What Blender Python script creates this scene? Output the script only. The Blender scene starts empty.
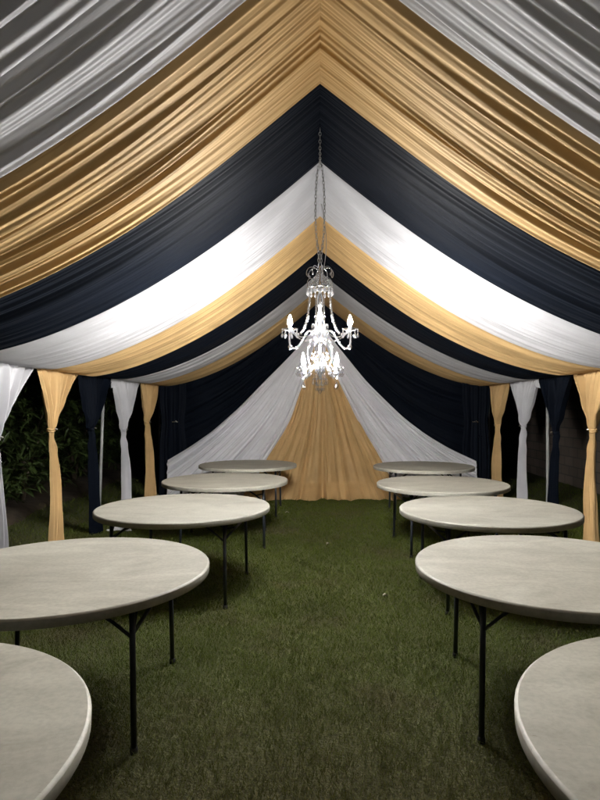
import bpy, math, random
import numpy as np
from math import pi, sin, cos, radians

C = bpy.context.scene.collection
rnd = random.Random(7)

# ------------------------------------------------------------------ helpers
def smooth(x):
    x = np.clip(x, 0, 1)
    return x * x * (3 - 2 * x)

class MB:
    """collects shapes, builds them as one mesh object"""
    def __init__(self):
        self.v = []; self.f = []
    def add(self, verts, faces):
        o = len(self.v)
        self.v += [tuple(p) for p in verts]
        self.f += [tuple(i + o for i in f) for f in faces]
    def box(self, c, d, rz=0.0):
        cx, cy, cz = c; x, y, z = d[0] / 2, d[1] / 2, d[2] / 2
        vs = []
        for sz in (-z, z):
            for sx, sy in ((-x, -y), (x, -y), (x, y), (-x, y)):
                vs.append((cx + sx * cos(rz) - sy * sin(rz), cy + sx * sin(rz) + sy * cos(rz), cz + sz))
        self.add(vs, [(3, 2, 1, 0), (4, 5, 6, 7), (0, 1, 5, 4), (1, 2, 6, 5), (2, 3, 7, 6), (3, 0, 4, 7)])
    def tube(self, pts, r, n=10, cap=True):
        pts = [np.array(p, float) for p in pts]
        k = len(pts)
        rs = r if hasattr(r, '__len__') else [r] * k
        vs = []; ref = None
        for i in range(k):
            t = pts[min(i + 1, k - 1)] - pts[max(i - 1, 0)]
            t = t / (np.linalg.norm(t) + 1e-9)
            if ref is None:
                ref = np.array((0, 0, 1.)) if abs(t[2]) < .9 else np.array((1., 0, 0))
            a = np.cross(t, ref); a /= np.linalg.norm(a) + 1e-9
            b = np.cross(a, t); ref = b
            for j in range(n):
                th = 2 * pi * j / n
                vs.append(pts[i] + rs[i] * (cos(th) * a + sin(th) * b))
        fs = [(i * n + j, i * n + (j + 1) % n, (i + 1) * n + (j + 1) % n, (i + 1) * n + j)
              for i in range(k - 1) for j in range(n)]
        if cap:
            fs.append(tuple(range(n))[::-1]); fs.append(tuple((k - 1) * n + j for j in range(n)))
        self.add(vs, fs)
    def lathe(self, prof, n=24, c=(0, 0, 0)):
        vs = []; fs = []
        for r, z in prof:
            for j in range(n):
                th = 2 * pi * j / n
                vs.append((c[0] + r * cos(th), c[1] + r * sin(th), c[2] + z))
        for i in range(len(prof) - 1):
            for j in range(n):
                fs.append((i * n + j, i * n + (j + 1) % n, (i + 1) * n + (j + 1) % n, (i + 1) * n + j))
        self.add(vs, fs)
    def drop(self, c, w, h, n=6):
        """faceted pear drop hanging from c"""
        x, y, z = c
        self.lathe([(0.0004, 0), (w * .22, -h * .25), (w * .5, -h * .62), (w * .38, -h * .84), (0.0004, -h)], n, c)
    def bead(self, c, r, n=6):
        self.lathe([(0.0003, r), (r * .75, r * .62), (r, 0), (r * .75, -r * .62), (0.0003, -r)], n, c)
    def link(self, c, L, w, r, ang, tangent=(0, 0, 1), nseg=12):
        """one oval chain link"""
        t = np.array(tangent, float); t /= np.linalg.norm(t)
        ref = np.array((0, 1., 0)) if abs(t[1]) < .9 else np.array((1., 0, 0))
        a = np.cross(t, ref); a /= np.linalg.norm(a); b = np.cross(t, a)
        s = cos(ang) * a + sin(ang) * b
        pts = []
        for i in range(nseg + 1):
            th = 2 * pi * i / nseg
            pts.append(np.array(c) + t * (L / 2) * sin(th) + s * (w / 2) * cos(th))
        self.tube(pts, r, 5, cap=False)
    def build(self, name, mat, parent=None, sm=True, loc=None):
        m = bpy.data.meshes.new(name)
        m.from_pydata(self.v, [], self.f); m.update()
        m.polygons.foreach_set('use_smooth', [sm] * len(m.polygons))
        m.materials.append(mat)
        o = bpy.data.objects.new(name, m); C.objects.link(o)
        if parent: o.parent = parent
        if loc: o.location = loc
        return o

def grid(name, P, mat, parent=None, wrap=False, flip=False):
    """P: (nt, ns, 3) array -> smooth sheet with a UV map (u along t, v across s)"""
    nt, ns, _ = P.shape
    idx = np.arange(nt * ns).reshape(nt, ns)
    a, b, c, d = idx[:-1, :-1], idx[:-1, 1:], idx[1:, 1:], idx[1:, :-1]
    q = np.stack([a, b, c, d] if not flip else [d, c, b, a], -1).reshape(-1, 4)
    m = bpy.data.meshes.new(name)
    m.vertices.add(nt * ns); m.vertices.foreach_set('co', P.reshape(-1).astype(np.float32))
    nq = len(q)
    m.loops.add(nq * 4); m.polygons.add(nq)
    m.loops.foreach_set('vertex_index', q.reshape(-1).astype(np.int32))
    m.polygons.foreach_set('loop_start', np.arange(0, nq * 4, 4, dtype=np.int32))
    m.update(calc_edges=True)
    uv = m.uv_layers.new(name='UVMap')
    T, S = np.meshgrid(np.linspace(0, 1, nt), np.linspace(0, 1, ns), indexing='ij')
    uvv = np.stack([T, S], -1).reshape(-1, 2)
    uv.data.foreach_set('uv', uvv[q.reshape(-1)].reshape(-1).astype(np.float32))
    m.polygons.foreach_set('use_smooth', np.ones(nq, dtype=bool))
    m.materials.append(mat)
    o = bpy.data.objects.new(name, m); C.objects.link(o)
    if parent: o.parent = parent
    return o

def tag(o, label=None, cat=None, group=None, kind=None):
    if label: o['label'] = label
    if cat: o['category'] = cat
    if group: o['group'] = group
    if kind: o['kind'] = kind
    return o

def thing(name, label, cat, loc=(0, 0, 0), rz=0.0, group=None):
    o = bpy.data.objects.new(name, None); C.objects.link(o)
    o.location = loc; o.rotation_euler = (0, 0, rz); o.empty_display_size = .1
    return tag(o, label, cat, group)

def copy_tree(o, parent=None):
    c = o.copy(); C.objects.link(c); c.parent = parent
    for ch in list(o.children): copy_tree(ch, c)
    return c

# ------------------------------------------------------------------ materials
def newmat(name):
    m = bpy.data.materials.new(name); m.use_nodes = True
    nt = m.node_tree; b = nt.nodes['Principled BSDF']
    return m, nt, b

def simple(name, col, rough=.5, metal=0., spec=.5, **kw):
    m, nt, b = newmat(name)
    b.inputs['Base Color'].default_value = (*col, 1); b.inputs['Roughness'].default_value = rough
    b.inputs['Metallic'].default_value = metal; b.inputs['Specular IOR Level'].default_value = spec
    for k, v in kw.items(): b.inputs[k.replace('_', ' ')].default_value = v
    return m

def fabric(name, col, rough=.5, sheen=.25, spec=.35, bump=.22, scale=(2.5, 34.0), var=.10, trans=.0):
    m, nt, b = newmat(name)
    N, L = nt.nodes, nt.links
    tc = N.new('ShaderNodeTexCoord'); mp = N.new('ShaderNodeMapping'); mp.inputs['Scale'].default_value = (scale[0], scale[1], 1)
    L.new(tc.outputs['UV'], mp.inputs['Vector'])
    nz = N.new('ShaderNodeTexNoise'); nz.inputs['Scale'].default_value = 1.0; nz.inputs['Detail'].default_value = 4; nz.inputs['Roughness'].default_value = .6
    L.new(mp.outputs['Vector'], nz.inputs['Vector'])
    bp = N.new('ShaderNodeBump'); bp.inputs['Strength'].default_value = bump; bp.inputs['Distance'].default_value = .008
    L.new(nz.outputs['Fac'], bp.inputs['Height']); L.new(bp.outputs['Normal'], b.inputs['Normal'])
    n2 = N.new('ShaderNodeTexNoise'); n2.inputs['Scale'].default_value = 3.0; n2.inputs['Detail'].default_value = 3
    L.new(tc.outputs['Object'], n2.inputs['Vector'])
    mr = N.new('ShaderNodeMapRange'); mr.inputs['From Min'].default_value = .3; mr.inputs['From Max'].default_value = .7
    mr.inputs['To Min'].default_value = 1 - var; mr.inputs['To Max'].default_value = 1 + var
    L.new(n2.outputs['Fac'], mr.inputs['Value'])
    mx = N.new('ShaderNodeMix'); mx.data_type = 'RGBA'; mx.blend_type = 'MULTIPLY'; mx.inputs['Factor'].default_value = 1
    mx.inputs['A'].default_value = (*col, 1); L.new(mr.outputs['Result'], mx.inputs['B'])
    L.new(mx.outputs['Result'], b.inputs['Base Color'])
    b.inputs['Roughness'].default_value = rough; b.inputs['Specular IOR Level'].default_value = spec
    b.inputs['Sheen Weight'].default_value = sheen; b.inputs['Sheen Roughness'].default_value = .4
    b.inputs['Sheen Tint'].default_value = (min(1, col[0] * 1.4 + .1), min(1, col[1] * 1.4 + .1), min(1, col[2] * 1.4 + .12), 1)
    if trans:
        out = N['Material Output']; tr = N.new('ShaderNodeBsdfTranslucent'); tr.inputs['Color'].default_value = (*col, 1)
        mxs = N.new('ShaderNodeMixShader'); mxs.inputs['Fac'].default_value = trans
        L.new(b.outputs['BSDF'], mxs.inputs[1]); L.new(tr.outputs['BSDF'], mxs.inputs[2]); L.new(mxs.outputs['Shader'], out.inputs['Surface'])
    return m

M = {}
M['gold'] = fabric('gold_cloth', (.60, .405, .19), .66, .08, .16)
M['white'] = fabric('white_cloth', (.77, .77, .81), .65, .08, .14, trans=.32)
M['navy'] = fabric('navy_cloth', (.0033, .0056, .0112), .7, .02, .09)
M['gold_sheer'] = fabric('gold_backdrop_cloth', (.60, .40, .185), .55, .10, .25, scale=(2., 36.))
M['white_sheer'] = fabric('white_voile', (.80, .80, .85), .6, .12, .2, scale=(2., 36.), var=.05)
M['silver'] = simple('silver_pin', (.85, .85, .83), .2, 1.)
M['frame'] = simple('painted_steel', (.36, .37, .37), .45, .0)
M['vinyl'] = simple('white_vinyl', (.70, .70, .70), .5)

def mat_table():
    m, nt, b = newmat('grey_plastic'); N, L = nt.nodes, nt.links
    tc = N.new('ShaderNodeTexCoord')
    inf = N.new('ShaderNodeObjectInfo')
    ad = N.new('ShaderNodeVectorMath'); ad.operation = 'MULTIPLY_ADD'
    ad.inputs[1].default_value = (1, 1, 1)
    sc = N.new('ShaderNodeVectorMath'); sc.operation = 'SCALE'; sc.inputs['Scale'].default_value = 37.0
    cb = N.new('ShaderNodeCombineXYZ'); L.new(inf.outputs['Random'], cb.inputs[0]); L.new(inf.outputs['Random'], cb.inputs[1])
    L.new(cb.outputs[0], sc.inputs[0])
    L.new(tc.outputs['Object'], ad.inputs[0]); L.new(sc.outputs[0], ad.inputs[2])
    def noise(scale, vec_scale, det=4, rough=.55, dist=0.):
        mp = N.new('ShaderNodeMapping'); mp.inputs['Scale'].default_value = vec_scale
        L.new(ad.outputs[0], mp.inputs['Vector'])
        n = N.new('ShaderNodeTexNoise'); n.inputs['Scale'].default_value = scale; n.inputs['Detail'].default_value = det
        n.inputs['Roughness'].default_value = rough; n.inputs['Distortion'].default_value = dist
        L.new(mp.outputs['Vector'], n.inputs['Vector']); return n
    big = noise(2.4, (.8, 1.6, 1), 6, .62, 1.3)
    cr = N.new('ShaderNodeValToRGB')
    cr.color_ramp.elements[0].position = .30; cr.color_ramp.elements[0].color = (.36, .34, .285, 1)
    cr.color_ramp.elements[1].position = .68; cr.color_ramp.elements[1].color = (.51, .495, .425, 1)
    L.new(big.outputs['Fac'], cr.inputs['Fac'])
    # scuffs: thin dark marks where a stretched noise peaks
    sf = noise(7, (1, 5.5, 1), 3, .55, 3.2)
    r2 = N.new('ShaderNodeValToRGB'); r2.color_ramp.elements[0].position = .69; r2.color_ramp.elements[0].color = (0, 0, 0, 1)
    r2.color_ramp.elements[1].position = .76; r2.color_ramp.elements[1].color = (1, 1, 1, 1)
    L.new(sf.outputs['Fac'], r2.inputs['Fac'])
    sp = noise(55, (1, 1, 1), 3, .6)
    r3 = N.new('ShaderNodeValToRGB'); r3.color_ramp.elements[0].position = .35; r3.color_ramp.elements[0].color = (.88, .88, .88, 1)
    r3.color_ramp.elements[1].position = .6; r3.color_ramp.elements[1].color = (1, 1, 1, 1)
    L.new(sp.outputs['Fac'], r3.inputs['Fac'])
    m1 = N.new('ShaderNodeMix'); m1.data_type = 'RGBA'; m1.blend_type = 'MULTIPLY'; m1.inputs['Factor'].default_value = 1
    L.new(cr.outputs['Color'], m1.inputs['A']); L.new(r3.outputs['Color'], m1.inputs['B'])
    m2 = N.new('ShaderNodeMix'); m2.data_type = 'RGBA'
    mf = N.new('ShaderNodeMath'); mf.operation = 'MULTIPLY'; mf.inputs[1].default_value = .65
    L.new(r2.outputs['Color'], mf.inputs[0]); L.new(mf.outputs[0], m2.inputs['Factor'])
    L.new(m1.outputs['Result'], m2.inputs['A']); m2.inputs['B'].default_value = (.20, .17, .13, 1)
    L.new(m2.outputs['Result'], b.inputs['Base Color'])
    rr = N.new('ShaderNodeMapRange'); rr.inputs['To Min'].default_value = .46; rr.inputs['To Max'].default_value = .68
    L.new(big.outputs['Fac'], rr.inputs['Value']); L.new(rr.outputs['Result'], b.inputs['Roughness'])
    bp = N.new('ShaderNodeBump'); bp.inputs['Strength'].default_value = .15; bp.inputs['Distance'].default_value = .002
    L.new(sp.outputs['Fac'], bp.inputs['Height']); L.new(bp.outputs['Normal'], b.inputs['Normal'])
    b.inputs['Specular IOR Level'].default_value = .4
    return m
M['table'] = mat_table()
M['leg'] = simple('dark_enamel_steel', (.035, .04, .05), .38, .3)
M['rubber'] = simple('black_rubber', (.015, .015, .015), .7)

def mat_grass(name, blade):
    m, nt, b = newmat(name); N, L = nt.nodes, nt.links
    tc = N.new('ShaderNodeTexCoord')
    def noise(s, d=3, r=.6):
        n = N.new('ShaderNodeTexNoise'); n.inputs['Scale'].default_value = s; n.inputs['Detail'].default_value = d; n.inputs['Roughness'].default_value = r
        L.new(tc.outputs['Object'], n.inputs['Vector']); return n
    fine = noise(60, 2); patch = noise(.9, 4, .65)
    g = N.new('ShaderNodeValToRGB')
    e = g.color_ramp.elements
    e[0].position = .3; e[0].color = (.058, .090, .010, 1); e[1].position = .72; e[1].color = (.178, .212, .036, 1)
    L.new(fine.outputs['Fac'], g.inputs['Fac'])
    dry = N.new('ShaderNodeValToRGB')
    e = dry.color_ramp.elements
    e[0].position = .3; e[0].color = (.085, .062, .03, 1); e[1].position = .7; e[1].color = (.20, .15, .075, 1)
    L.new(fine.outputs['Fac'], dry.inputs['Fac'])
    f1 = N.new('ShaderNodeMapRange'); f1.inputs['From Min'].default_value = .52; f1.inputs['From Max'].default_value = .74
    f1.inputs['To Max'].default_value = .75
    L.new(patch.outputs['Fac'], f1.inputs['Value'])
    # bare, dry strip of lawn near the entrance (small Y)
    sx = N.new('ShaderNodeSeparateXYZ'); L.new(tc.outputs['Object'], sx.inputs[0])
    f2 = N.new('ShaderNodeMapRange'); f2.inputs['From Min'].default_value = 3.5; f2.inputs['From Max'].default_value = 2.1; f2.inputs['To Max'].default_value = .50
    L.new(sx.outputs['Y'], f2.inputs['Value'])
    ad = N.new('ShaderNodeMath'); ad.operation = 'ADD'; ad.use_clamp = True
    L.new(f1.outputs['Result'], ad.inputs[0]); L.new(f2.outputs['Result'], ad.inputs[1])
    mx = N.new('ShaderNodeMix'); mx.data_type = 'RGBA'
    L.new(ad.outputs[0], mx.inputs['Factor']); L.new(g.outputs['Color'], mx.inputs['A']); L.new(dry.outputs['Color'], mx.inputs['B'])
    if blade:
        b.inputs['Roughness'].default_value = .5; b.inputs['Specular IOR Level'].default_value = .3
        L.new(mx.outputs['Result'], b.inputs['Base Color'])
        tr = N.new('ShaderNodeBsdfTranslucent'); L.new(mx.outputs['Result'], tr.inputs['Color'])
        ms = N.new('ShaderNodeMixShader'); ms.inputs['Fac'].default_value = .3
        L.new(b.outputs['BSDF'], ms.inputs[1]); L.new(tr.outputs['BSDF'], ms.inputs[2]); L.new(ms.outputs['Shader'], N['Material Output'].inputs['Surface'])
    else:
        mm = N.new('ShaderNodeMix'); mm.data_type = 'RGBA'; mm.inputs['Factor'].default_value = .55
        L.new(mx.outputs['Result'], mm.inputs['A']); mm.inputs['B'].default_value = (.045, .034, .022, 1)
        L.new(mm.outputs['Result'], b.inputs['Base Color']); b.inputs['Roughness'].default_value = .95
        bp = N.new('ShaderNodeBump'); bp.inputs['Strength'].default_value = .8; bp.inputs['Distance'].default_value = .02
        L.new(fine.outputs['Fac'], bp.inputs['Height']); L.new(bp.outputs['Normal'], b.inputs['Normal'])
    return m
M['blade'] = mat_grass('grass_blades', True)
M['soil'] = mat_grass('lawn_soil', False)

def noisy(name, c1, c2, scale, rough=.8, bump=.3):
    m, nt, b = newmat(name); N, L = nt.nodes, nt.links
    tc = N.new('ShaderNodeTexCoord'); n = N.new('ShaderNodeTexNoise'); n.inputs['Scale'].default_value = scale; n.inputs['Detail'].default_value = 6
    L.new(tc.outputs['Object'], n.inputs['Vector'])
    r = N.new('ShaderNodeValToRGB'); r.color_ramp.elements[0].position = .3; r.color_ramp.elements[1].position = .7
    r.color_ramp.elements[0].color = (*c1, 1); r.color_ramp.elements[1].color = (*c2, 1)
    L.new(n.outputs['Fac'], r.inputs['Fac']); L.new(r.outputs['Color'], b.inputs['Base Color'])
    b.inputs['Roughness'].default_value = rough
    bp = N.new('ShaderNodeBump'); bp.inputs['Strength'].default_value = bump; L.new(n.outputs['Fac'], bp.inputs['Height']); L.new(bp.outputs['Normal'], b.inputs['Normal'])
    return m
M['leaf'] = noisy('bush_leaf', (.026, .046, .011), (.062, .095, .024), 9, .45, .1)
M['bark'] = noisy('bark', (.06, .045, .03), (.13, .10, .07), 30)
M['bed'] = noisy('bed_soil', (.05, .037, .026), (.10, .075, .05), 6, .95, 1.)
M['dead'] = noisy('dry_leaf', (.40, .36, .26), (.55, .50, .38), 20)

def mat_brick():
    m, nt, b = newmat('brickwork'); N, L = nt.nodes, nt.links
    tc = N.new('ShaderNodeTexCoord'); sp = N.new('ShaderNodeSeparateXYZ'); cb = N.new('ShaderNodeCombineXYZ')
    L.new(tc.outputs['Object'], sp.inputs[0]); L.new(sp.outputs['Y'], cb.inputs[0]); L.new(sp.outputs['Z'], cb.inputs[1])
    br = N.new('ShaderNodeTexBrick'); br.inputs['Scale'].default_value = 1.0
    br.inputs['Brick Width'].default_value = .4; br.inputs['Row Height'].default_value = .2; br.inputs['Mortar Size'].default_value = .012
    br.inputs['Color1'].default_value = (.20, .16, .135, 1); br.inputs['Color2'].default_value = (.26, .21, .175, 1); br.inputs['Mortar'].default_value = (.14, .125, .11, 1)
    L.new(cb.outputs[0], br.inputs['Vector']); L.new(br.outputs['Color'], b.inputs['Base Color'])
    bp = N.new('ShaderNodeBump'); bp.inputs['Strength'].default_value = .6; bp.inputs['Distance'].default_value = .01; bp.invert = True
    L.new(br.outputs['Fac'], bp.inputs['Height']); L.new(bp.outputs['Normal'], b.inputs['Normal']); b.inputs['Roughness'].default_value = .9
    return m
M['brick'] = mat_brick()

M['crystal'] = simple('cut_crystal', (.95, .96, .98), .02, 0., .6, Transmission_Weight=.985, IOR=1.55)
M['bead'] = simple('acrylic_bead', (.95, .95, .97), .06, 0., .6, Transmission_Weight=.80, IOR=1.5)
M['glassarm'] = simple('clear_acrylic', (.92, .93, .95), .06, 0., .6, Transmission_Weight=.95, IOR=1.5)
M['chrome'] = simple('chrome', (.75, .75, .76), .18, 1.)
M['chain'] = simple('chain_steel', (.55, .54, .52), .3, 1.)
M['sleeve'] = simple('white_candle_sleeve', (.85, .84, .80), .4)
for k, f in (('crystal', .66), ('glassarm', .62), ('bead', .25)):
    nt = M[k].node_tree; tr = nt.nodes.new('ShaderNodeBsdfTransparent'); tr.inputs['Color'].default_value = (.97, .98, 1, 1); ms = nt.nodes.new('ShaderNodeMixShader')
    ms.inputs['Fac'].default_value = f; nt.links.new(nt.nodes['Principled BSDF'].outputs['BSDF'], ms.inputs[1]); nt.links.new(tr.outputs['BSDF'], ms.inputs[2])
    nt.links.new(ms.outputs['Shader'], nt.nodes['Material Output'].inputs['Surface'])
m, nt, b = newmat('lit_bulb')
b.inputs['Base Color'].default_value = (1, 1, 1, 1); b.inputs['Emission Color'].default_value = (1, .975, .93, 1)
# candle bulb, glow shaped by facing: underside strongest, so the ceiling cloth stays dimmer
ge = nt.nodes.new('ShaderNodeNewGeometry'); sx = nt.nodes.new('ShaderNodeSeparateXYZ'); mr = nt.nodes.new('ShaderNodeMapRange')
mr.interpolation_type = 'SMOOTHSTEP'; mr.inputs['From Min'].default_value = -.85; mr.inputs['From Max'].default_value = -.30; mr.inputs['To Min'].default_value = 37000; mr.inputs['To Max'].default_value = 520
nt.links.new(ge.outputs['Normal'], sx.inputs[0]); nt.links.new(sx.outputs['Z'], mr.inputs['Value']); nt.links.new(mr.outputs['Result'], b.inputs['Emission Strength'])
M['bulb'] = m

# ------------------------------------------------------------------ frame of the place (metres; camera at the origin looking along +Y)
EYE = 1.61; F = 570.; PX, PY = 320., 408.5
def at(px, py, Y): return np.array(((px - PX) * Y / F, Y, EYE + (PY - py) * Y / F))
WL, WR = 2.91, 3.07
RIDGE, EAVE, POW = 3.584, 2.03, 1.66
BACK = 10.37
def ceil_z(t): return EAVE + (RIDGE - EAVE) * (1 - t) ** POW

# ------------------------------------------------------------------ draped cloth
def folds(T, S, width, seed, nmaj, amaj, nmin, amin, wmaj=.037, wmin=.011, ridge=.35, drift=.03, vseed=None):
    """height field (m) of long hanging folds; T along the fold, S across (0..1), width in metres"""
    r = np.random.RandomState(seed); rv = np.random.RandomState(seed * 7 + (vseed or 0))
    H = np.zeros_like(T)
    for n, a, w, env0 in ((nmaj, amaj, wmaj, ridge), (nmaj * 2, amaj * .55, wmaj * .5, .5), (nmin, amin, wmin, .9)):
        for i in range(n):
            c = (i + .5 + r.uniform(-.32, .32)) / n
            ww = w * r.uniform(.6, 1.7) / width
            aa = a * r.uniform(.55, 1.25)
            d = rv.normal(0, drift); d2 = rv.normal(0, drift * .5); ph = rv.uniform(0, 6.28); k = rv.uniform(.4, 1.2)
            cc = c + (d * T + d2 * np.sin(3.1 * T + ph) * T)
            env = (env0 + (1 - env0) * smooth(T * 2.2)) * (.68 + .32 * np.sin(6.28 * k * T + ph) * smooth(T * 3))
            aa = aa * (1 + rv.uniform(-.25, .3) * smooth((T - .06) * 3))
            x = (S - cc) / ww
            # a hanging fold: steeper on one side
            sk = np.where(x > 0, 1.0, rv.uniform(.6, 1.0))
            H += aa * env * np.exp(-(x * sk) ** 2)
    return H

def ceiling_strip(color, y0, y1, e0, e1, seed, amp, label, nmaj=9, lip=.02):
    root = thing('ceiling_drape', label, 'drape', (0, y0, RIDGE), 0, 'fabric strips draped under the tent roof')
    w = y1 - y0
    for side, W in ((-1, WL), (1, WR)):
        nt_, ns = 110, 230
        t = np.linspace(0, 1, nt_); s = np.linspace(-.05, 1.0, ns)
        T, S = np.meshgrid(t, s, indexing='ij')
        sc = np.clip(S, 0, 1)
        X = side * W * T; Z = ceil_z(T)
        # unit normal pointing down/inside
        dz = -(RIDGE - EAVE) * POW * np.maximum(1 - T, 1e-4) ** (POW - 1)
        nx, nz = dz * 1.0, -W * np.ones_like(T)   # (dX,dZ)=(W,dz) -> normal (dz,-W) for side=+1
        l = np.sqrt(nx ** 2 + nz ** 2); nx, nz = side * nx / l, nz / l
        H = folds(T, sc, w, seed, nmaj, amp, 34, amp * .22 + .0022, ridge=.30, drift=.014, vseed=3 if side > 0 else 0)
        H += lip * np.exp(-((sc - .985) * w / .05) ** 2) * (.4 + .6 * smooth(T * 2))    # gathered hem at the far edge
        H -= .03 * (S < 0) + .02 * smooth((.05 - sc) / .05)                              # near edge tucks above its neighbour
        H *= 1 - .65 * smooth((T - .93) / .07)
        # slight slump of each strip between its edges
        H += .03 * np.sin(pi * sc) * np.sin(pi * T) * (amp / .03)
        # strips wander a little along the tent
        yw = .02 * np.sin(5 * T + seed) * T
        P = np.stack([X + nx * H, y0 + (e0 - y0) * T ** .7 + S * (w + ((e1 - e0) - w) * T ** .7) + yw * (1 - T), Z + nz * H], -1) - np.array((0, y0, RIDGE))
        grid('cloth_panel', P, M[color], root, flip=side > 0)
    return root

YB = [1.15, 2.38, 3.425, 4.53, 5.81, 7.05, 8.2, 9.2, 10.36]
YE = [1.15, 2.36, 3.27, 4.47, 5.83, 6.9, 8.03, 9.25, 10.36]   # where the strips meet the eave rails
strips = [('white', .033, 'white ceiling drape nearest the viewer, dim and deeply pleated', 15, .0),
          ('gold', .030, 'wide deeply pleated gold ceiling drape between the dim white and broad navy drapes', 14, .03),
          ('navy', .022, 'broad navy ceiling drape just in front of the chandelier chain', 10, .02),
          ('white', .020, 'broad bright white ceiling drape right behind the top of the chandelier chain', 11, .02),
          ('gold', .023, 'middle gold ceiling drape between the broad white and the narrow navy drapes', 10, .02),
          ('navy', .018, 'narrow navy ceiling drape behind the chandelier, between gold and white', 9, .015),
          ('white', .018, 'farther narrow white ceiling drape between navy and the farthest gold drape', 9, .015),
          ('gold', .019, 'farthest gold ceiling drape, touching the navy back wall cloth', 9, .02)]
for i, (c, a, lab, n, lip) in enumerate(strips):
    ceiling_strip(c, YB[i], YB[i + 1], YE[i], YE[i + 1], 11 + i * 5, a, lab, n, lip)

# ------------------------------------------------------------------ tied leg drapes along both eaves
def leg_drape(color, side, y0, y1, seed, label, tie_z=1.36, hang=0.0, tied=True, flap=0, shift=0.0, slim=1.0):
    W = WL if side < 0 else WR
    yc = (y0 + y1) / 2 + hang; hw = (y1 - y0) / 2
    slim = {'navy': .55, 'white': .72, 'gold': 1.0}[color]
    root = thing('leg_drape', label, 'curtain', (side * W, yc, 0), 0, 'tied curtains hanging from the eaves')
    nt_, ns = 150, 170
    r = np.random.RandomState(seed)
    t = np.linspace(0, 1, nt_); s = np.linspace(-1, 1, ns)
    T, S = np.meshgrid(t, s, indexing='ij')
    top = EAVE + .012
    Z = top * (1 - T) + .012 * T
    up = np.clip((Z - tie_z) / (top - tie_z), 0, 1)
    dn = np.clip((tie_z - Z) / tie_z, 0, 1)
    wt = .027
    wu = wt + (hw - wt) * up ** 1.12
    wd = wt + slim * (.075 * dn ** .9 + .025 * dn)
    if tied: w = np.where(Z >= tie_z, wu, wd)
    else: w = hw * (.92 + .08 * up)
    tie_w = np.where(Z >= tie_z, 1 - up, 1 - .5 * dn) if tied else 0 * T
    off = shift * tie_w
    # pleats: amplitude depends on how far the cloth is gathered
    ph = r.uniform(0, 6.28, 6)
    g = S * (1 + .05 * np.sin(3 * S + ph[0]))
    pl = (.55 * np.sin(g * 15 + ph[1] + .5 * np.sin(4 * T + ph[2])) + .45 * np.sin(g * 26 + ph[3]) + .3 * np.sin(g * 44 + ph[4]) + .35 * np.sin(g * 7 + ph[5]))
    if tied:
        a = np.where(Z >= tie_z, .016 + .034 * np.sin(pi * np.minimum(1, up * .9 + .05)) ** .8, .018 + .032 * dn ** .5)
        round_ = np.where(Z >= tie_z, .03 * (1 - up), .03 + .03 * smooth(dn * 2))      # bundle is rounded in section
    else:
        a = .016 + .02 * T; round_ = 0 * T
    wr = .012 * np.sin(Z * 26 + 4 * S + ph[2]) * np.exp(-((Z - tie_z) / .28) ** 2) * np.sin(5 * S + ph[4]) + .007 * np.sin(Z * 9 + ph[3] + 2 * S) * dn
    X = (a * pl + round_ * 0) * np.where(Z >= tie_z, 1, slim ** .5) + wr + round_ * np.sqrt(np.maximum(0, 1 - S ** 2)) * 1.0
    # sideways compression of pleats
    Y = w * (S + .030 * np.cos(g * 15 + ph[1]) * np.where(Z >= tie_z, 1 - up, 1))
    Y += off + .015 * np.sin(5 * dn + ph[0]) * (dn > 0)
    # curl inward over the eave rail at the top
    X = X * smooth((1 - up) * 9 + .25) 
    Z = Z + .012 * np.sin(g * 9) * (T > .97) 
    P = np.stack([-side * X, Y, Z], -1)
    grid('cloth_fall', P, M[color], root, flip=side < 0)
    if tied:
        mb = MB(); pts = [( -side * (.018 + .034 * cos(a_)), .031 * sin(a_) + shift, tie_z + .004 * sin(2 * a_)) for a_ in np.linspace(0, 2 * pi, 25)]
        mb.tube(pts, .012, 8, cap=False); mb.tube([(p_[0] * 1.04, p_[1], p_[2] - .020 + .006 * sin(3 * k_)) for k_, p_ in enumerate(pts)], .010, 8, cap=False)
        tb = mb.build('tie_band', M[color], root)
    mb = MB()
    py = (.035 if side > 0 else .030) + (shift if tied else 0)
    for k, (dy, dz) in enumerate(((0, 0), (-.022, .005))):
        mb.lathe([(.0005, .014), (.010, .009), (.013, 0), (.010, -.009), (.0005, -.014)], 10, (-side * (.066 if tied else .06), py + dy, tie_z + dz))
    mb.tube([(-side * .058, py - .02, tie_z + .004), (-side * .066, py, tie_z + .010), (-side * .058, py + .02, tie_z - .008)], .004, 6)
    mb.build('silver_pin', M['silver'], root)
    if flap:
        tt = np.linspace(0, 1, 12); ss = np.linspace(0, 1, 10); TT, SS = np.meshgrid(tt, ss, indexing='ij')
        P = np.stack([-side * (.02 + .02 * np.sin(5 * TT)), flap * (hw - .04 + .14 * TT), top - .005 - SS * (.10 + .05 * TT)], -1)
        grid('loose_corner', P, M[color], root)
    return root

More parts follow.
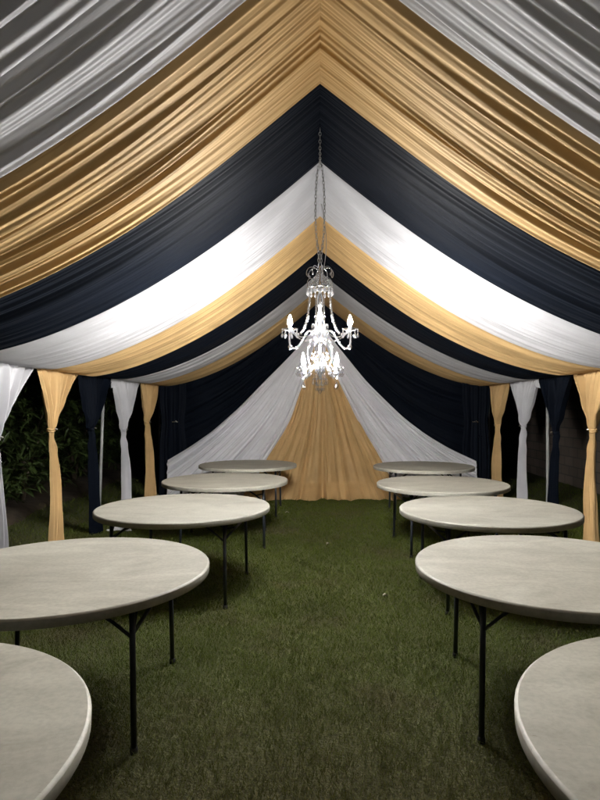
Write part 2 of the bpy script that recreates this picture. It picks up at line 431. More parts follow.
leg_drape('white', -1, YE[3], YE[4], 3, 'white tied curtain at the left edge of the photo', 1.35, shift=-0.08)
leg_drape('gold', -1, YE[4], YE[5], 4, 'nearer gold tied curtain on the left, in front of the bushes', 1.385, shift=-0.24)
leg_drape('navy', -1, YE[5], YE[6], 5, 'navy tied curtain on the left beside the leaning steel post', 1.36, shift=-0.27)
leg_drape('white', -1, YE[6], YE[7], 6, 'farther white tied curtain on the left, beside the farthest gold one', 1.30, flap=-1, shift=-0.25)
leg_drape('gold', -1, YE[7], YE[8], 7, 'farthest gold tied curtain on the left, beside the navy back corner', 1.385, shift=-0.3)
leg_drape('white', 1, YE[3], YE[4], 8, 'white tied curtain on the right, just outside the frame', 1.35)
leg_drape('gold', 1, YE[4], YE[5], 9, 'nearer gold tied curtain at the right edge of the photo', 1.37)
leg_drape('navy', 1, YE[5], YE[6], 10, 'navy tied curtain on the right in front of the brick wall', 1.30, shift=-0.1)
leg_drape('white', 1, YE[6], YE[7], 12, 'white tied curtain on the right between navy and gold ones', 1.35, flap=-1, shift=-0.1)
leg_drape('gold', 1, YE[7], YE[8], 13, 'farthest gold tied curtain on the right, beside the navy back corner', 1.32)

# corner curtains of the back wall: straight navy falls across the two back corners
def corner_curtain(side, label):
    W = WL if side < 0 else WR
    root = thing('corner_curtain', label, 'curtain', (side * (W - .24), BACK - .04, 0), 0, 'straight navy curtains in the back corners')
    nt_, ns = 60, 120
    T, S = np.meshgrid(np.linspace(0, 1, nt_), np.linspace(-1, 1, ns), indexing='ij')
    r = np.random.RandomState(40 + side); ph = r.uniform(0, 6.28, 5)
    Z = (EAVE + .10) * (1 - T) + .015
    pinch = 1 - .16 * np.exp(-((Z - 1.36) / .25) ** 2)
    X = S * .25 * pinch
    Y = -.014 * (np.sin(S * 9 + ph[0]) + .6 * np.sin(S * 19 + ph[1] + T) + .4 * np.sin(S * 31 + ph[2])) * (.4 + .6 * T)
    grid('cloth_fall', np.stack([X, Y, Z], -1), M['navy'], root)
    mb = MB()
    for dx, dz in ((0, 0), (.03, .012), (.055, -.004), (-.03, -.002)):
        mb.bead((-side * (.05) + dx, -.085, 1.37 + dz), .014, 8)
    mb.tube([(-side * .05 - .04, -.075, 1.366), (-side * .05 + .06, -.075, 1.37)], .004, 6)
    mb.build('silver_pin', M['silver'], root)
corner_curtain(-1, 'straight navy curtain with a silver pin in the back left corner')
corner_curtain(1, 'straight navy curtain with a silver pin in the back right corner')

# ------------------------------------------------------------------ back wall drapes
def curve(pts, n, Y):
    p = np.array([at(x, y, Y) for x, y in pts])
    d = np.r_[0, np.cumsum(np.linalg.norm(np.diff(p, axis=0), axis=1))]; d /= d[-1]
    t = np.linspace(0, 1, n)
    # Catmull-like smoothing: linear interpolation followed by a moving average
    q = np.stack([np.interp(t, d, p[:, k]) for k in range(3)], -1)
    for _ in range(40):
        q[1:-1] = .25 * q[:-2] + .5 * q[1:-1] + .25 * q[2:]
    return q
YW = BACK - .13
LO = [(319, 324), (303, 342), (286, 360), (264, 382), (240, 407), (213, 431), (190, 447), (168, 460)]
LI = [(320, 326), (310, 360), (303, 385), (291, 420), (279, 441), (267, 459), (247, 497)]
RO = [(321, 324), (335, 343), (349, 360), (366, 381), (382, 397), (404, 418), (425, 434), (450, 449), (476, 461)]
RI = [(320, 326), (331, 360), (338, 380), (350, 405), (362, 431), (375, 453), (398, 497)]

def fan(name, part, color, A, B, end, seed, width, label, nmaj, amp, cat, Y=YW, floor=False):
    root = thing(name, label, cat, (0, Y, 0), 0, 'drapes of the back wall')
    nt_, ns = 150, 260
    a, b = curve(A, nt_, Y), curve(B, nt_, Y)
    s = np.linspace(0, 1, ns); t = np.linspace(0, 1, nt_)
    T, S = np.meshgrid(t, s, indexing='ij')
    P = a[:, None] * (1 - S[..., None]) + b[:, None] * S[..., None]
    if end is not None:
        e = np.array([at(x, y, Y) for x, y in end[1]])
        E = np.stack([np.interp(s, end[0], e[:, k]) for k in range(3)], -1)
        base = a[-1][None] * (1 - s[:, None]) + b[-1][None] * s[:, None]
        P = P + (T ** 2.5)[..., None] * (E - base)[None]
    H = folds(T, S, width, seed, nmaj, amp, nmaj * 3, amp * .42, wmaj=width / nmaj * .42, wmin=width / nmaj * .14, ridge=.15, drift=.012)
    H *= (.25 + .75 * smooth(T * 1.5))
    P[..., 1] -= H
    if floor:   # hem spreads forward over the grass
        k = smooth((T - .90) / .10)
        P[..., 1] -= k * (.13 + .06 * np.sin(S * 37 + 2) * np.sin(S * 11) + 1.8 * H)
        P[..., 2] = np.maximum(P[..., 2], .012 + .02 * (H / amp) * 0.4)
    P = P - np.array((0, Y, 0))
    grid(part, P, M[color], root)
    return root
fan('backdrop_swag', 'cloth_fan', 'white_sheer', LO, LI, ([0, .42, 1], [(168, 460), (168, 496), (247, 497)]), 50, 1.6,
    'white swag fanning down to the left across the back wall', 13, .045, 'drape')
fan('backdrop_swag', 'cloth_fan', 'white_sheer', RI, RO, ([0, .58, 1], [(398, 497), (476, 496), (476, 461)]), 51, 1.6,
    'white swag fanning down to the right across the back wall', 13, .045, 'drape')
fan('backdrop_panel', 'cloth_fan', 'gold_sheer', [(p[0] - 4, p[1]) for p in LI], [(p[0] + 4, p[1]) for p in RI], None, 52, 2.4,
    'gold centre panel of the back wall spreading onto the grass', 15, .06, 'drape', Y=YW + .03, floor=True)

# navy upper cloths of the back wall, swagged between the peak and each corner
def navy_back(side, label):
    W = WL if side < 0 else WR
    root = thing('navy_backdrop', label, 'drape', (0, BACK, 0), 0, 'drapes of the back wall')
    nt_, ns = 140, 200
    o = curve(LO if side < 0 else RO, nt_, BACK)
    t = np.linspace(0, 1, nt_); s = np.linspace(0, 1, ns)
    T, S = np.meshgrid(t, s, indexing='ij')
    X = side * W * t
    top = np.stack([X, np.full(nt_, BACK), ceil_z(t) + .10], -1)
    xe = np.abs(o[-1, 0]); zb = np.interp(X * side, np.r_[np.abs(o[:, 0]), W], np.r_[o[:, 2], o[-1, 2] - .03]) - .12
    bot = np.stack([X, np.full(nt_, BACK), zb], -1)
    P = top[:, None] * (1 - S[..., None]) + bot[:, None] * S[..., None]
    # let the swag lines gather up into the corner
    P[..., 2] -= .10 * np.sin(pi * T) * np.sin(pi * S)
    H = folds(T, S, 1.5, 60 + side, 11, .040, 26, .008, wmaj=.05, wmin=.015, ridge=.3, drift=.05)
    H *= smooth(T * 3 + .15)
    # vertical folds near the corner
    V = .03 * np.sin(T * 34 + 1.3 * np.sin(S * 3)) * smooth((T - .62) / .3)
    P[..., 1] -= (H + V) * .9
    P[..., 1] += .05
    P -= np.array((0, BACK, 0))
    grid('swagged_cloth', P, M['navy'], root)
navy_back(-1, 'left navy cloth of the back wall, swagged above the white swag')
navy_back(1, 'right navy cloth of the back wall, swagged above the white swag')

# ------------------------------------------------------------------ tent frame and roof
tent = thing('party_tent', 'pitched frame tent with steel posts carrying the drapes', 'tent', (0, 0, 0))
mb = MB()
for side, W in ((-1, WL + .14), (1, WR + .14)):
    n = 2
    a = [(0, .2, 3.82), (0, 10.75, 3.82)]
    b_ = [(side * (W + .06), .2, 2.16), (side * (W + .06), 10.75, 2.16)]
    vs = a + b_ + [(x, y, z + .012) for x, y, z in a + b_]
    mb.add(vs, [(0, 1, 3, 2), (4, 6, 7, 5), (0, 4, 5, 1), (2, 3, 7, 6), (0, 2, 6, 4), (1, 5, 7, 3)])
mb.build('roof_cover', M['vinyl'], tent, False)
mb = MB(); mb.tube([(0, .25, 3.74), (0, 10.7, 3.74)], .025, 10); mb.build('ridge_pole', M['frame'], tent)
for side, W in ((-1, WL), (1, WR)):
    mb = MB(); mb.tube([(side * (W + .075), .25, 2.085), (side * (W + .075), 10.7, 2.085)], .024, 10); mb.build('eave_rail', M['frame'], tent)
    for y in (.4, 4.0, 7.9, 10.65):
        mb = MB(); lean = .07 if y == 7.9 and side < 0 else .0
        mb.tube([(side * (W + .085), y, 2.06), (side * (W + .085 + lean), y, .005)], .021, 10)
        mb.box((side * (W + .085 + lean), y, .006), (.10, .10, .008))
        mb.build('post', M['frame'], tent)
        mb = MB(); mb.tube([(side * (W + .075), y, 2.11), (0, y, 3.71)], .02, 8); mb.build('rafter', M['frame'], tent)

# ------------------------------------------------------------------ tables
def make_table():
    root = thing('round_table', 'round grey folding table', 'table', (0, 0, 0), 0, 'round folding tables in two rows on the grass')
    R = .76; top = .74
    mb = MB()
    top_p = [(.0005, top), (.3, top), (.6, top), (R - .011, top)]
    bev = [(R - .011, top), (R - .008, top - .001), (R - .0025, top - .0055), (R - .0005, top - .0085)]
    side = [(R - .0005, top - .0085), (R, top - .011), (R - .001, top - .044), (R - .004, top - .048)]
    low = [(R - .004, top - .048), (R - .03, top - .049), (R - .045, top - .047), (R - .05, top - .036), (.4, top - .034), (.0005, top - .034)]
    for q in (top_p, bev, side, low): mb.lathe(q[::-1], 200)
    tt = mb.build('tabletop', M['table'], root)
    for sx in (-.47, .47):
        for sy in (-.47, .47):
            mb = MB()
            ux = sx * .985
            mb.tube([(ux, sy * .985, top - .036), (sx, sy, .3), (sx * 1.01, sy * 1.01, .018)], .0145, 12)
            lg = mb.build('leg', M['leg'], root)
            f = MB(); f.lathe([(.0005, .0), (.019, .0), (.020, .012), (.017, .028), (.0148, .03)], 12, (sx * 1.01, sy * 1.01, 0)); f.build('rubber_foot', M['rubber'], lg)
            b = MB()   # brace from the leg up to the underside, towards the middle of the table
            b.tube([(sx, sy, .535), (sx * .80, sy, .615), (sx * .52, sy, top - .037)], .009, 8)
            b.build('brace', M['leg'], root)
        c = MB(); c.tube([(sx, -.47, .56), (sx, .47, .56)], .010, 8)
        c.tube([(sx, -.455, .57), (sx, -.36, top - .037)], .007, 8); c.tube([(sx, .455, .57), (sx, .36, top - .037)], .007, 8)
        c.build('crossbar', M['leg'], root)
        k = MB(); k.tube([(sx, 0, .56), (sx * .78, .0, .54), (sx * .6, 0, .60), (sx * .25, 0, top - .037)], .008, 8)
        k.build('folding_link', M['leg'], root)
    return root

TAB = [(-1.375, 1.39, 3, 'nearest left round table, cut off by the bottom left corner of the photo'),
       (-1.375, 3.10, 4, 'second left round table from the front, its left side cut by the photo edge'),
       (-1.21, 5.08, -3, 'third left round table from the front, the middle one of its row'),
       (-1.155, 6.98, 5, 'fourth left round table from the front, before the farthest one'),
       (-1.125, 8.92, 0, 'farthest left round table, just before the white swag'),
       (1.30, 1.46, -4, 'nearest right round table, cut off by the bottom right corner of the photo'),
       (1.30, 3.17, -6, 'second right round table from the front, its right side cut by the photo edge'),
       (1.455, 4.94, 2, 'third right round table from the front, beside the nearer gold curtain'),
       (1.425, 6.65, 4, 'fourth right round table from the front, before the farthest one'),
       (1.575, 8.68, -2, 'farthest right round table, just before the white swag')]
proto = make_table()
for i, (x, y, a, lab) in enumerate(TAB):
    o = proto if i == 0 else copy_tree(proto)
    o.location = (x, y, 0); o.rotation_euler = (0, 0, radians(a)); o['label'] = lab

# ------------------------------------------------------------------ chandelier
CY = 4.55
ch = thing('chandelier', 'two tier crystal chandelier with lit candle bulbs hanging from the ridge', 'chandelier', (0, CY, 0))
def Zp(py): return EYE + (PY - py) * CY / F
def strand(pts, r, step=None):
    """beads strung along a polyline"""
    mb = MB(); p = np.array(pts, float)
    d = np.r_[0, np.cumsum(np.linalg.norm(np.diff(p, axis=0), axis=1))]
    n = max(3, int(d[-1] / (step or r * 2.5)))
    for s in np.linspace(0, d[-1], n):
        mb.bead([np.interp(s, d, p[:, k]) for k in range(3)], r)
    return mb
def bez(p, n=16):
    p = [np.array(q, float) for q in p]; out = []
    for t in np.linspace(0, 1, n):
        q = p
        while len(q) > 1: q = [a * (1 - t) + b * t for a, b in zip(q[:-1], q[1:])]
        out.append(q[0])
    return out
def crom(p, n=7):
    p = [np.array(q, float) for q in p]; p = [2 * p[0] - p[1]] + p + [2 * p[-1] - p[-2]]; out = []
    for i in range(1, len(p) - 2):
        for t in np.linspace(0, 1, n, endpoint=False):
            a, b, c, d = p[i - 1:i + 3]
            out.append(.5 * (2 * b + (c - a) * t + (2 * a - 5 * b + 4 * c - d) * t ** 2 + (3 * b - a - 3 * c + d) * t ** 3))
    return out + [p[-2]]
def polar(r, a, z): return np.array((r * cos(a), r * sin(a), z))

# chain strands and hook
hookz = RIDGE - .035
mb = MB(); mb.tube([(0, 0, hookz + .10), (0, 0, hookz + .02), (.018, 0, hookz), (0, 0, hookz - .02), (-.02, 0, hookz)], .006, 8)
mb.lathe([(.0005, .02), (.03, .018), (.034, 0), (.0005, 0)], 14, (0, 0, hookz + .03)); mb.build('hook', M['chain'], ch)
for sx in (-1, 1):
    mb = MB(); n = 27; z0, z1 = hookz - .01, Zp(262)
    for i in range(n):
        t = (i + .5) / n
        x = sx * (.010 + .026 * math.sin(pi * min(1, t * 1.12)) ** .6)
        mb.link((x, .004 * sx, z0 + (z1 - z0) * t), (z0 - z1) / n * 1.32, .017, .0026, (i % 2) * pi / 2 + .5)
    mb.build('chain', M['chain'], ch)
mb = MB(); mb.tube(bez([(.012, .02, hookz - .3), (.07, .03, Zp(240)), (.05, .02, Zp(252)), (.03, .0, Zp(268))]), .0028, 6); mb.build('power_cord', simple('clear_cord', (.6, .6, .6), .3), ch)
# stem
mb = MB()
z = Zp
mb.lathe([(.0005, z(262)), (.012, z(263)), (.02, z(268)), (.010, z(272)), (.010, z(280)), (.022, z(284)), (.012, z(289)), (.012, z(294)), (.022, z(296)), (.024, z(306)),
          (.012, z(308)), (.012, z(316)), (.030, z(320)), (.045, z(326)), (.030, z(333)), (.014, z(337)), (.03, z(341)), (.036, z(345)), (.014, z(350)), (.012, z(358)), (.026, z(362)), (.034, z(367)), (.02, z(373)), (.006, z(378)), (.0005, z(380))], 18)
mb.build('stem', M['chrome'], ch)
# crown: ring, scroll wires and drops
mb = MB()
mb.tube([polar(.098, a, z(288)) for a in np.linspace(0, 2 * pi, 33)], .006, 6, cap=False)
mb.lathe([(.03, z(286)), (.07, z(287.2)), (.1, z(288)), (.1, z(288.6)), (.03, z(287))], 24)
cw = mb.build('crown', M['chrome'], ch)
for k in range(8):
    a = k * pi / 4 + .2; mb = MB()
    mb.tube(bez([polar(.02, a, z(270)), polar(.09, a, z(262)), polar(.15, a, z(272)), polar(.10, a, z(282)), polar(.085, a, z(277)), polar(.10, a, z(274))]), .0028, 6)
    mb.tube(bez([polar(.02, a, z(283)), polar(.06, a, z(276)), polar(.12, a, z(278)), polar(.098, a, z(288))]), .0028, 6)
    sc_ = mb.build('scroll_wire', M['chrome'], cw)
    st = strand(bez([polar(.018, a + .39, z(271)), polar(.05, a + .39, z(283)), polar(.098, a + .39, z(287))]), .0062); st.build('bead_strand', M['bead'], cw, False)
for k in range(16):
    a = k * pi / 8; mb = MB()
    mb.bead(polar(.1, a, z(289.5)), .0065); mb.drop(polar(.1, a, z(290.5)), .022, .042); mb.build('crystal_drop', M['bead'], cw, False)
# big bead strands from the crown to each cup and swags between cups
UP = (.240, z(329.5), .064, 4); LOW = (.185, z(369), .052, 4)
def candle_arm(a, R, zc, rp, zs, dip, reach, tier):
    """one S-shaped arm with drip pan, candle, bulb and hanging drops"""
    mb = MB()
    pts = crom([polar(.018, a, zs - .02), polar(.045, a, zs + .03 * reach), polar(R * .38, a, zs + .045 * reach), polar(R * .55, a, zs - .015 * reach), polar(R * .70, a, dip + .012), polar(R * .86, a, dip - .012), polar(R * .99, a, dip + .014), polar(R * 1.02, a, zc - .05), polar(R, a, zc - .014)])
    mb.tube(pts, .0085, 8)
    arm = mb.build('arm', M['glassarm'], ch)
    c = polar(R, a, zc)
    p = MB()
    p.lathe([(.0005, -.028), (.012, -.027), (.014, -.016), (.030, -.012), (rp, .004), (rp, .0065), (.03, -.006), (.016, -.004), (.0005, -.004)], 18, c); p.build('drip_pan', M['crystal'], arm)
    s = MB(); s.lathe([(.0005, -.002), (.0105, -.002), (.0105, .036), (.0005, .036)], 12, c); s.build('candle_sleeve', M['sleeve'], arm)
    b = MB(); k = 1.0 if tier == 0 else .66
    b.lathe([(r_ * k, z_) for r_, z_ in ((.0005, .036), (.0095, .0362), (.0165, .0425), (.0195, .051), (.0200, .060), (.0185, .071), (.0140, .087), (.0075, .103), (.0030, .113), (.0006, .118))], 12, c); b.build('bulb', M['bulb'], arm)
    nd = 7
    for q in range(nd):
        th = 2 * pi * q / nd + a
        cc = c + polar(rp * .96, th, 0)
        d = MB(); d.bead(cc + (0, 0, -.004), .006); d.bead(cc + (0, 0, -.016), .0062); d.drop(cc + (0, 0, -.022), .021, .046 if tier == 0 else .036); d.build('crystal_drop', M['crystal'], arm, False)
    d = MB(); cc = c + (0, 0, -.045)
    for q in range(4): d.bead(cc + (0, 0, -.014 * q), .0065)
    d.drop(cc + (0, 0, -.056), .030, .062); d.build('pendant', M['crystal'], arm, False)
    return c
cu = []
for k in range(4):
    a = k * pi / 2; cu.append(candle_arm(a, UP[0], UP[1], UP[2], z(337), z(347), 1., 0))
    for da in (-.34, -.12, .12, .34):
        st = strand(bez([polar(.085, a + da * 1.2, z(290)), polar(.085, a + da * .8, z(318)), polar(.13, a + da, z(340)), polar(.19, a + da * .6, z(337)), polar(.225, a + da * .3, z(330))], 30), .0082)
        st.build('bead_strand', M['crystal'], ch, False)
for k in range(4):
    a = k * pi / 2 + pi / 4
    p0, p1 = cu[k], cu[(k + 1) % 4]; mid = (p0 + p1) / 2
    st = strand(bez([p0 * 1., mid * 1.0 - (0, 0, .15), p1 * 1.], 24), .0068); st.build('bead_strand', M['crystal'], ch, False)
cl = []
for k in range(4):
    a = k * pi / 2 + pi / 4; cl.append(candle_arm(a, LOW[0], LOW[1], LOW[2], z(370), z(376), .6, 1))
    for da in (-.3, .3):
        st = strand(bez([polar(.04, a + da, z(345)), polar(.045, a + da, z(360)), polar(.10, a + da * .7, z(368)), polar(.13, a + da * .3, z(368.5))], 20), .0062)
        st.build('bead_strand', M['crystal'], ch, False)
for k in range(4):
    p0, p1 = cl[k], cl[(k + 1) % 4]; mid = (p0 + p1) / 2
    st = strand(bez([p0, mid - (0, 0, .13), p1], 20), .006); st.build('bead_strand', M['crystal'], ch, False)
for k in range(8):
    a = k * pi / 4 + pi / 8
    st = strand(bez([polar(.05, a, z(334)), polar(.10, a, z(343)), polar(.13, a, z(352)), polar(.075, a, z(366))], 20), .0068); st.build('bead_strand', M['crystal'], ch, False)
# crystal skirts round the stem
for rr, zz, n, h in ((.048, z(326), 12, .06), (.036, z(345), 10, .05), (.036, z(366), 10, .05), (.06, z(353), 9, .045), (.095, z(340), 12, .055)):
    mb = MB()
    mb.tube([polar(rr, q, zz) for q in np.linspace(0, 2 * pi, 25)], .003, 5, cap=False)
    for k in range(n):
        p = polar(rr, 2 * pi * k / n, zz); mb.bead(p - (0, 0, .004), .0065); mb.drop(p - (0, 0, .011), .020, h)
    mb.build('crystal_skirt', M['crystal'], ch, False)
mb = MB()
for rr, zz, n in ((.058, z(379), 9), (.03, z(385), 6)):
    mb.tube([polar(rr, q, zz) for q in np.linspace(0, 2 * pi, 21)], .003, 5, cap=False)
    for k in range(n):
        p = polar(rr, 2 * pi * k / n, zz); mb.bead(p - (0, 0, .006), .007); mb.drop(p - (0, 0, .013), .02, .036)
        mb.tube([p, polar(.02, 2 * pi * k / n, z(373))], .0022, 4)
mb.drop((0, 0, z(387)), .03, .055)
mb.build('bottom_tassel', M['crystal'], ch, False)

# slack chain tied along the ridge in front of the hook
mb = MB(); n = 14; p0, p1 = np.array((0., 3.95, RIDGE - .03)), np.array((0., CY - .02, RIDGE - .05))
for i in range(n):
    t = (i + .5) / n; q = p0 * (1 - t) + p1 * t - (0, 0, .03 * sin(pi * t))
    mb.link(q, np.linalg.norm(p1 - p0) / n * 1.3, .016, .0025, (i % 2) * pi / 2, p1 - p0)
tag(mb.build('safety_chain', M['chain']), 'thin steel chain along the navy ridge in front of the chandelier hook', 'chain')

# ------------------------------------------------------------------ ground and lawn
def sheet(name, x0, x1, y0, y1, z, mat, n=2):
    mb = MB(); mb.add([(x0, y0, z), (x1, y0, z), (x1, y1, z), (x0, y1, z)], [(0, 1, 2, 3)])
    return tag(mb.build(name, mat, None, False), kind='structure')
sheet('ground', -80, 80, -80, 80, 0, M['soil'])
def lawn():
    r = np.random.RandomState(5)
    zones = [(-2.75, 2.75, 1.2, 4.2, 8500, .0030, .030), (-3.2, 3.4, 4.2, 7.2, 5200, .0040, .032), (-3.3, 3.5, 7.2, 10.3, 3200, .0052, .034),
             (-6.5, -2.75, 2, 13, 500, .007, .045), (3.0, 5.2, 2, 13, 500, .007, .045)]
    X = []; Y = []; W = []; Hh = []
    for x0, x1, y0, y1, dens, w, h in zones:
        n = int((x1 - x0) * (y1 - y0) * dens)
        x = r.uniform(x0, x1, n); y = r.uniform(y0, y1, n)
        X.append(x); Y.append(y); W.append(w * r.uniform(.6, 1.3, n)); Hh.append(h * r.uniform(.45, 1.35, n))
    X = np.concatenate(X); Y = np.concatenate(Y); W = np.concatenate(W); Hh = np.concatenate(Hh)
    # thin, clumped growth
    cl = (np.sin(X * 9.1 + 2 * np.sin(Y * 3.3)) * np.sin(Y * 8.3 + 2 * np.sin(X * 2.9)) + np.sin(X * 23 + Y * 17) * .5)
    Hh *= 1 + .22 * cl
    n = len(X)
    tall = r.uniform(0, 1, n) < .03; Hh[tall] *= 1.7; W[tall] *= 1.25
    th = r.uniform(0, 2 * pi, n); ta = r.uniform(0, 2 * pi, n)
    lean = np.abs(r.normal(.95, .45, n)) * Hh
    dx, dy = np.cos(th) * W / 2, np.sin(th) * W / 2
    lx, ly = np.cos(ta) * lean, np.sin(ta) * lean
    V = np.zeros((n, 5, 3), np.float32)
    V[:, 0] = np.stack([X - dx, Y - dy, np.zeros(n)], -1); V[:, 1] = np.stack([X + dx, Y + dy, np.zeros(n)], -1)
    V[:, 2] = np.stack([X + dx * .8 + lx * .35, Y + dy * .8 + ly * .35, Hh * .6], -1); V[:, 3] = np.stack([X - dx * .8 + lx * .35, Y - dy * .8 + ly * .35, Hh * .6], -1)
    V[:, 4] = np.stack([X + lx, Y + ly, Hh * r.uniform(.75, 1.0, n)], -1)
    m = bpy.data.meshes.new('grass')
    m.vertices.add(n * 5); m.vertices.foreach_set('co', V.reshape(-1))
    o = (np.arange(n) * 5)[:, None]
    lv = np.concatenate([o + np.array([[0, 1, 2, 3]]), o + np.array([[3, 2, 4]])], 1).astype(np.int32)
    m.loops.add(n * 7); m.loops.foreach_set('vertex_index', lv.reshape(-1))
    m.polygons.add(n * 2)
    ls = np.stack([np.arange(n) * 7, np.arange(n) * 7 + 4], 1).astype(np.int32)
    m.polygons.foreach_set('loop_start', ls.reshape(-1))
    m.update(calc_edges=True); m.materials.append(M['blade'])
    ob = bpy.data.objects.new('grass', m); C.objects.link(ob)
    tag(ob, 'short patchy lawn with dry brown spots under the tent', 'grass', kind='stuff')
lawn()

# fallen leaves and scraps on the lawn
def scrap(x, y, L, rz, label):
    mb = MB(); n = 7; vs = []
    for i in range(n):
        t = i / (n - 1); w = L * .30 * sin(pi * (t * .94 + .03)) ** .8
        zc = .032 + .012 * sin(pi * t)
        for q in (-1, 0, 1): vs.append(((t - .5) * L, q * w, zc + abs(q) * .010 - .004 * (1 - abs(q))))
    fs = [(i * 3 + j, i * 3 + j + 1, i * 3 + j + 4, i * 3 + j + 3) for i in range(n - 1) for j in range(2)]
    mb.add(vs, fs); o = mb.build('fallen_leaf', M['dead']); o.location = (x, y, 0); o.rotation_euler = (0, 0, rz)
    tag(o, label, 'leaf', 'pale leaves fallen on the lawn')
for px, py, L, lab in ((328, 547, .06, 'pale dry leaf in the middle of the grass aisle'), (385, 600, .045, 'small pale dry leaf in the aisle near the second right table'),
                       (581, 624, .07, 'pale dry leaf on the grass under the second right table'), (287, 515, .06, 'pale dry leaf on the grass beside the fourth left table')):
    Y = EYE * F / (py - PY); scrap((px - PX) * Y / F, Y, L, rnd.uniform(0, 3), lab)

# crumpled white cloth left on the grass
T, S = np.meshgrid(np.linspace(0, 1, 40), np.linspace(0, 1, 40), indexing='ij')
ed = np.sin(pi * T) ** .4 * np.sin(pi * S) ** .4
cz = .02 + ed * (.035 + .022 * np.sin(T * 17 + 3 * np.sin(S * 5)) + .018 * np.sin(S * 21 + T * 6))
cx = -2.62 + (T - .5) * .34 * (.8 + .2 * np.sin(S * 9)); cyy = 7.5 + (S - .5) * .22 * (.75 + .25 * np.sin(T * 7 + 1))
tag(grid('cloth_scrap', np.stack([cx, cyy, cz], -1), M['white']), 'crumpled white cloth lying on the grass behind the third left table', 'cloth')

# ------------------------------------------------------------------ outside the tent
wall = MB(); wall.box((5.35, 9.0, 1.05), (.22, 16, 2.1)); wo = wall.build('garden_wall', M['brick'], None, False); tag(wo, 'dark block garden wall outside the right side of the tent', 'wall')
cp = MB(); cp.box((5.35, 9.0, 2.135), (.30, 16.05, .06)); cp.build('coping', noisy('concrete', (.2, .19, .17), (.28, .26, .24), 8), wo, False)
wl = MB(); wl.box((-8.2, 10., 1.0), (.22, 18, 2.0)); tag(wl.build('garden_wall', M['brick'], None, False), 'dark garden wall behind the bushes on the left', 'wall')
# raised planting bed
T, S = np.meshgrid(np.linspace(0, 1, 80), np.linspace(0, 1, 30), indexing='ij')
bx = -4.35 - 2.6 * S + .12 * np.sin(T * 23); by = 4 + 11 * T
bz = .22 * np.sin(pi * S) ** .6 * (.75 + .25 * np.sin(T * 19 + S * 5)) + .004
bo = grid('planting_bed', np.stack([bx, by, bz], -1), M['bed']); tag(bo, kind='structure')

def bush(x, y, h, rad, seed, label):
    r = np.random.RandomState(seed)
    root = thing('bush', label, 'bush', (x, y, .1), 0, 'bushes outside the left side of the tent')
    tr = MB()
    limbs = []
    for k in range(7):
        a = r.uniform(0, 6.28); rr = rad * r.uniform(.3, .8); hh = h * r.uniform(.5, .92)
        p = bez([(0, 0, 0), (.05 * cos(a), .05 * sin(a), hh * .4), (rr * .6 * cos(a), rr * .6 * sin(a), hh * .8), (rr * cos(a), rr * sin(a), hh)], 8)
        tr.tube(p, list(np.linspace(.035, .008, 8)), 6); limbs.append(p)
    tr.build('trunk', M['bark'], root)
    V = []; Fs = []
    def leaf(c, d, L, w, nrm):
        d = d / np.linalg.norm(d); s = np.cross(d, nrm); s /= np.linalg.norm(s) + 1e-6; u = np.cross(s, d)
        o = len(V)
        for t, ww, dz in ((0, .12, 0), (.3, .9, -.01), (.6, .85, -.03), (1., .04, -.10)):
            for q in (-1, 0, 1):
                V.append(c + d * L * t + s * q * w * .5 * ww + u * (abs(q) * w * .14) + np.array((0, 0, dz * L * 1.5)))
        for i in range(3):
            for j in range(2): Fs.append((o + i * 3 + j, o + i * 3 + j + 1, o + i * 3 + j + 4, o + i * 3 + j + 3))
    for k in range(420):
        # a spray of leaves hanging from a twig end
        a = r.uniform(0, 6.28); q = r.uniform(.25, 1.0) ** .6; zz = r.uniform(.12, 1.0)
        prof = (math.sin(pi * min(1, .15 + zz * .8)) ** .7)
        c = np.array((rad * q * prof * cos(a), rad * q * prof * sin(a), h * zz)) + r.normal(0, .06, 3)
        out = np.array((cos(a), sin(a), r.uniform(-.1, .5)))
        for j in range(r.randint(7, 12)):
            b_ = r.uniform(0, 6.28)
            d = out * .5 + np.array((cos(b_), sin(b_), r.uniform(-1.1, .35)))
            leaf(c + r.normal(0, .025, 3), d, r.uniform(.10, .20), r.uniform(.028, .048), np.array((r.normal(0, .4), r.normal(0, .4), 1.)))
    m = bpy.data.meshes.new('crown'); m.from_pydata([tuple(v) for v in V], [], Fs); m.update(); m.materials.append(M['leaf'])
    m.polygons.foreach_set('use_smooth', [True] * len(m.polygons))
    o = bpy.data.objects.new('crown', m); C.objects.link(o); o.parent = root
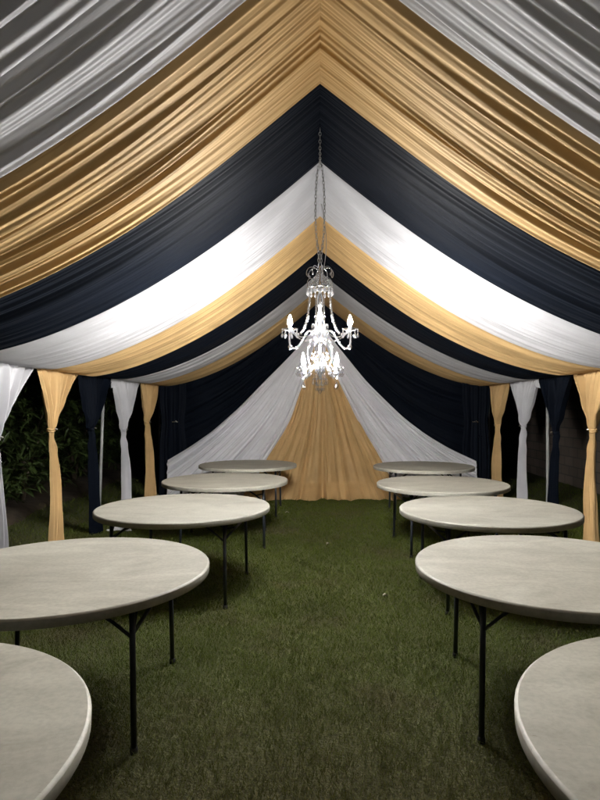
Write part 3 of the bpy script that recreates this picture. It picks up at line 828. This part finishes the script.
bush(-4.75, 7.6, 2.5, .95, 1, 'dark leafy bush between the white and gold curtains on the left')
bush(-4.9, 9.4, 2.7, 1.0, 2, 'dark leafy bush seen just right of the nearer gold curtain')
bush(-5.0, 11.6, 2.6, 1.0, 3, 'dark leafy bush beyond the leaning post on the left')
bush(-5.9, 14.0, 3.0, 1.2, 4, 'farthest dark bush seen beside the farther white curtain on the left')

# ------------------------------------------------------------------ night sky, moon-faint sun, camera
sc = bpy.context.scene
w = bpy.data.worlds.new('World'); sc.world = w; w.use_nodes = True
N, L = w.node_tree.nodes, w.node_tree.links
sky = N.new('ShaderNodeTexSky'); sky.sky_type = 'NISHITA'; sky.sun_disc = False; sky.sun_elevation = radians(-4); sky.sun_rotation = radians(200)
bg = N['Background']; bg.inputs['Strength'].default_value = .06
L.new(sky.outputs['Color'], bg.inputs['Color'])
sd = bpy.data.lights.new('sun', 'SUN'); sd.energy = .004; sd.angle = radians(.5); sd.color = (.8, .88, 1)
so = bpy.data.objects.new('sun', sd); C.objects.link(so); so.rotation_euler = (radians(50), 0, radians(20)); so.location = (0, 0, 12)

cd = bpy.data.cameras.new('camera'); co = bpy.data.objects.new('camera', cd); C.objects.link(co)
co.location = (0, 0, EYE); co.rotation_euler = (radians(90), 0, 0)
cd.sensor_fit = 'VERTICAL'; cd.sensor_height = 24; cd.lens = 24 * F / 800
cd.shift_x = -(PX - 300) / 800; cd.shift_y = (PY - 400) / 800
cd.clip_start = .05; cd.clip_end = 500
sc.camera = co
sc.view_settings.view_transform = 'Standard'; sc.view_settings.look = 'None'; sc.view_settings.gamma = 1; sc.view_settings.exposure = .1
sc.view_settings.use_curve_mapping = False
sc.cycles.use_denoising = True
sc.cycles.max_bounces = 7; sc.cycles.diffuse_bounces = 4; sc.cycles.glossy_bounces = 3; sc.cycles.transmission_bounces = 5
sc.cycles.caustics_reflective = False; sc.cycles.caustics_refractive = False
sc.cycles.transparent_max_bounces = 24; sc.cycles.sample_clamp_indirect = 4; sc.cycles.sample_clamp_direct = 0
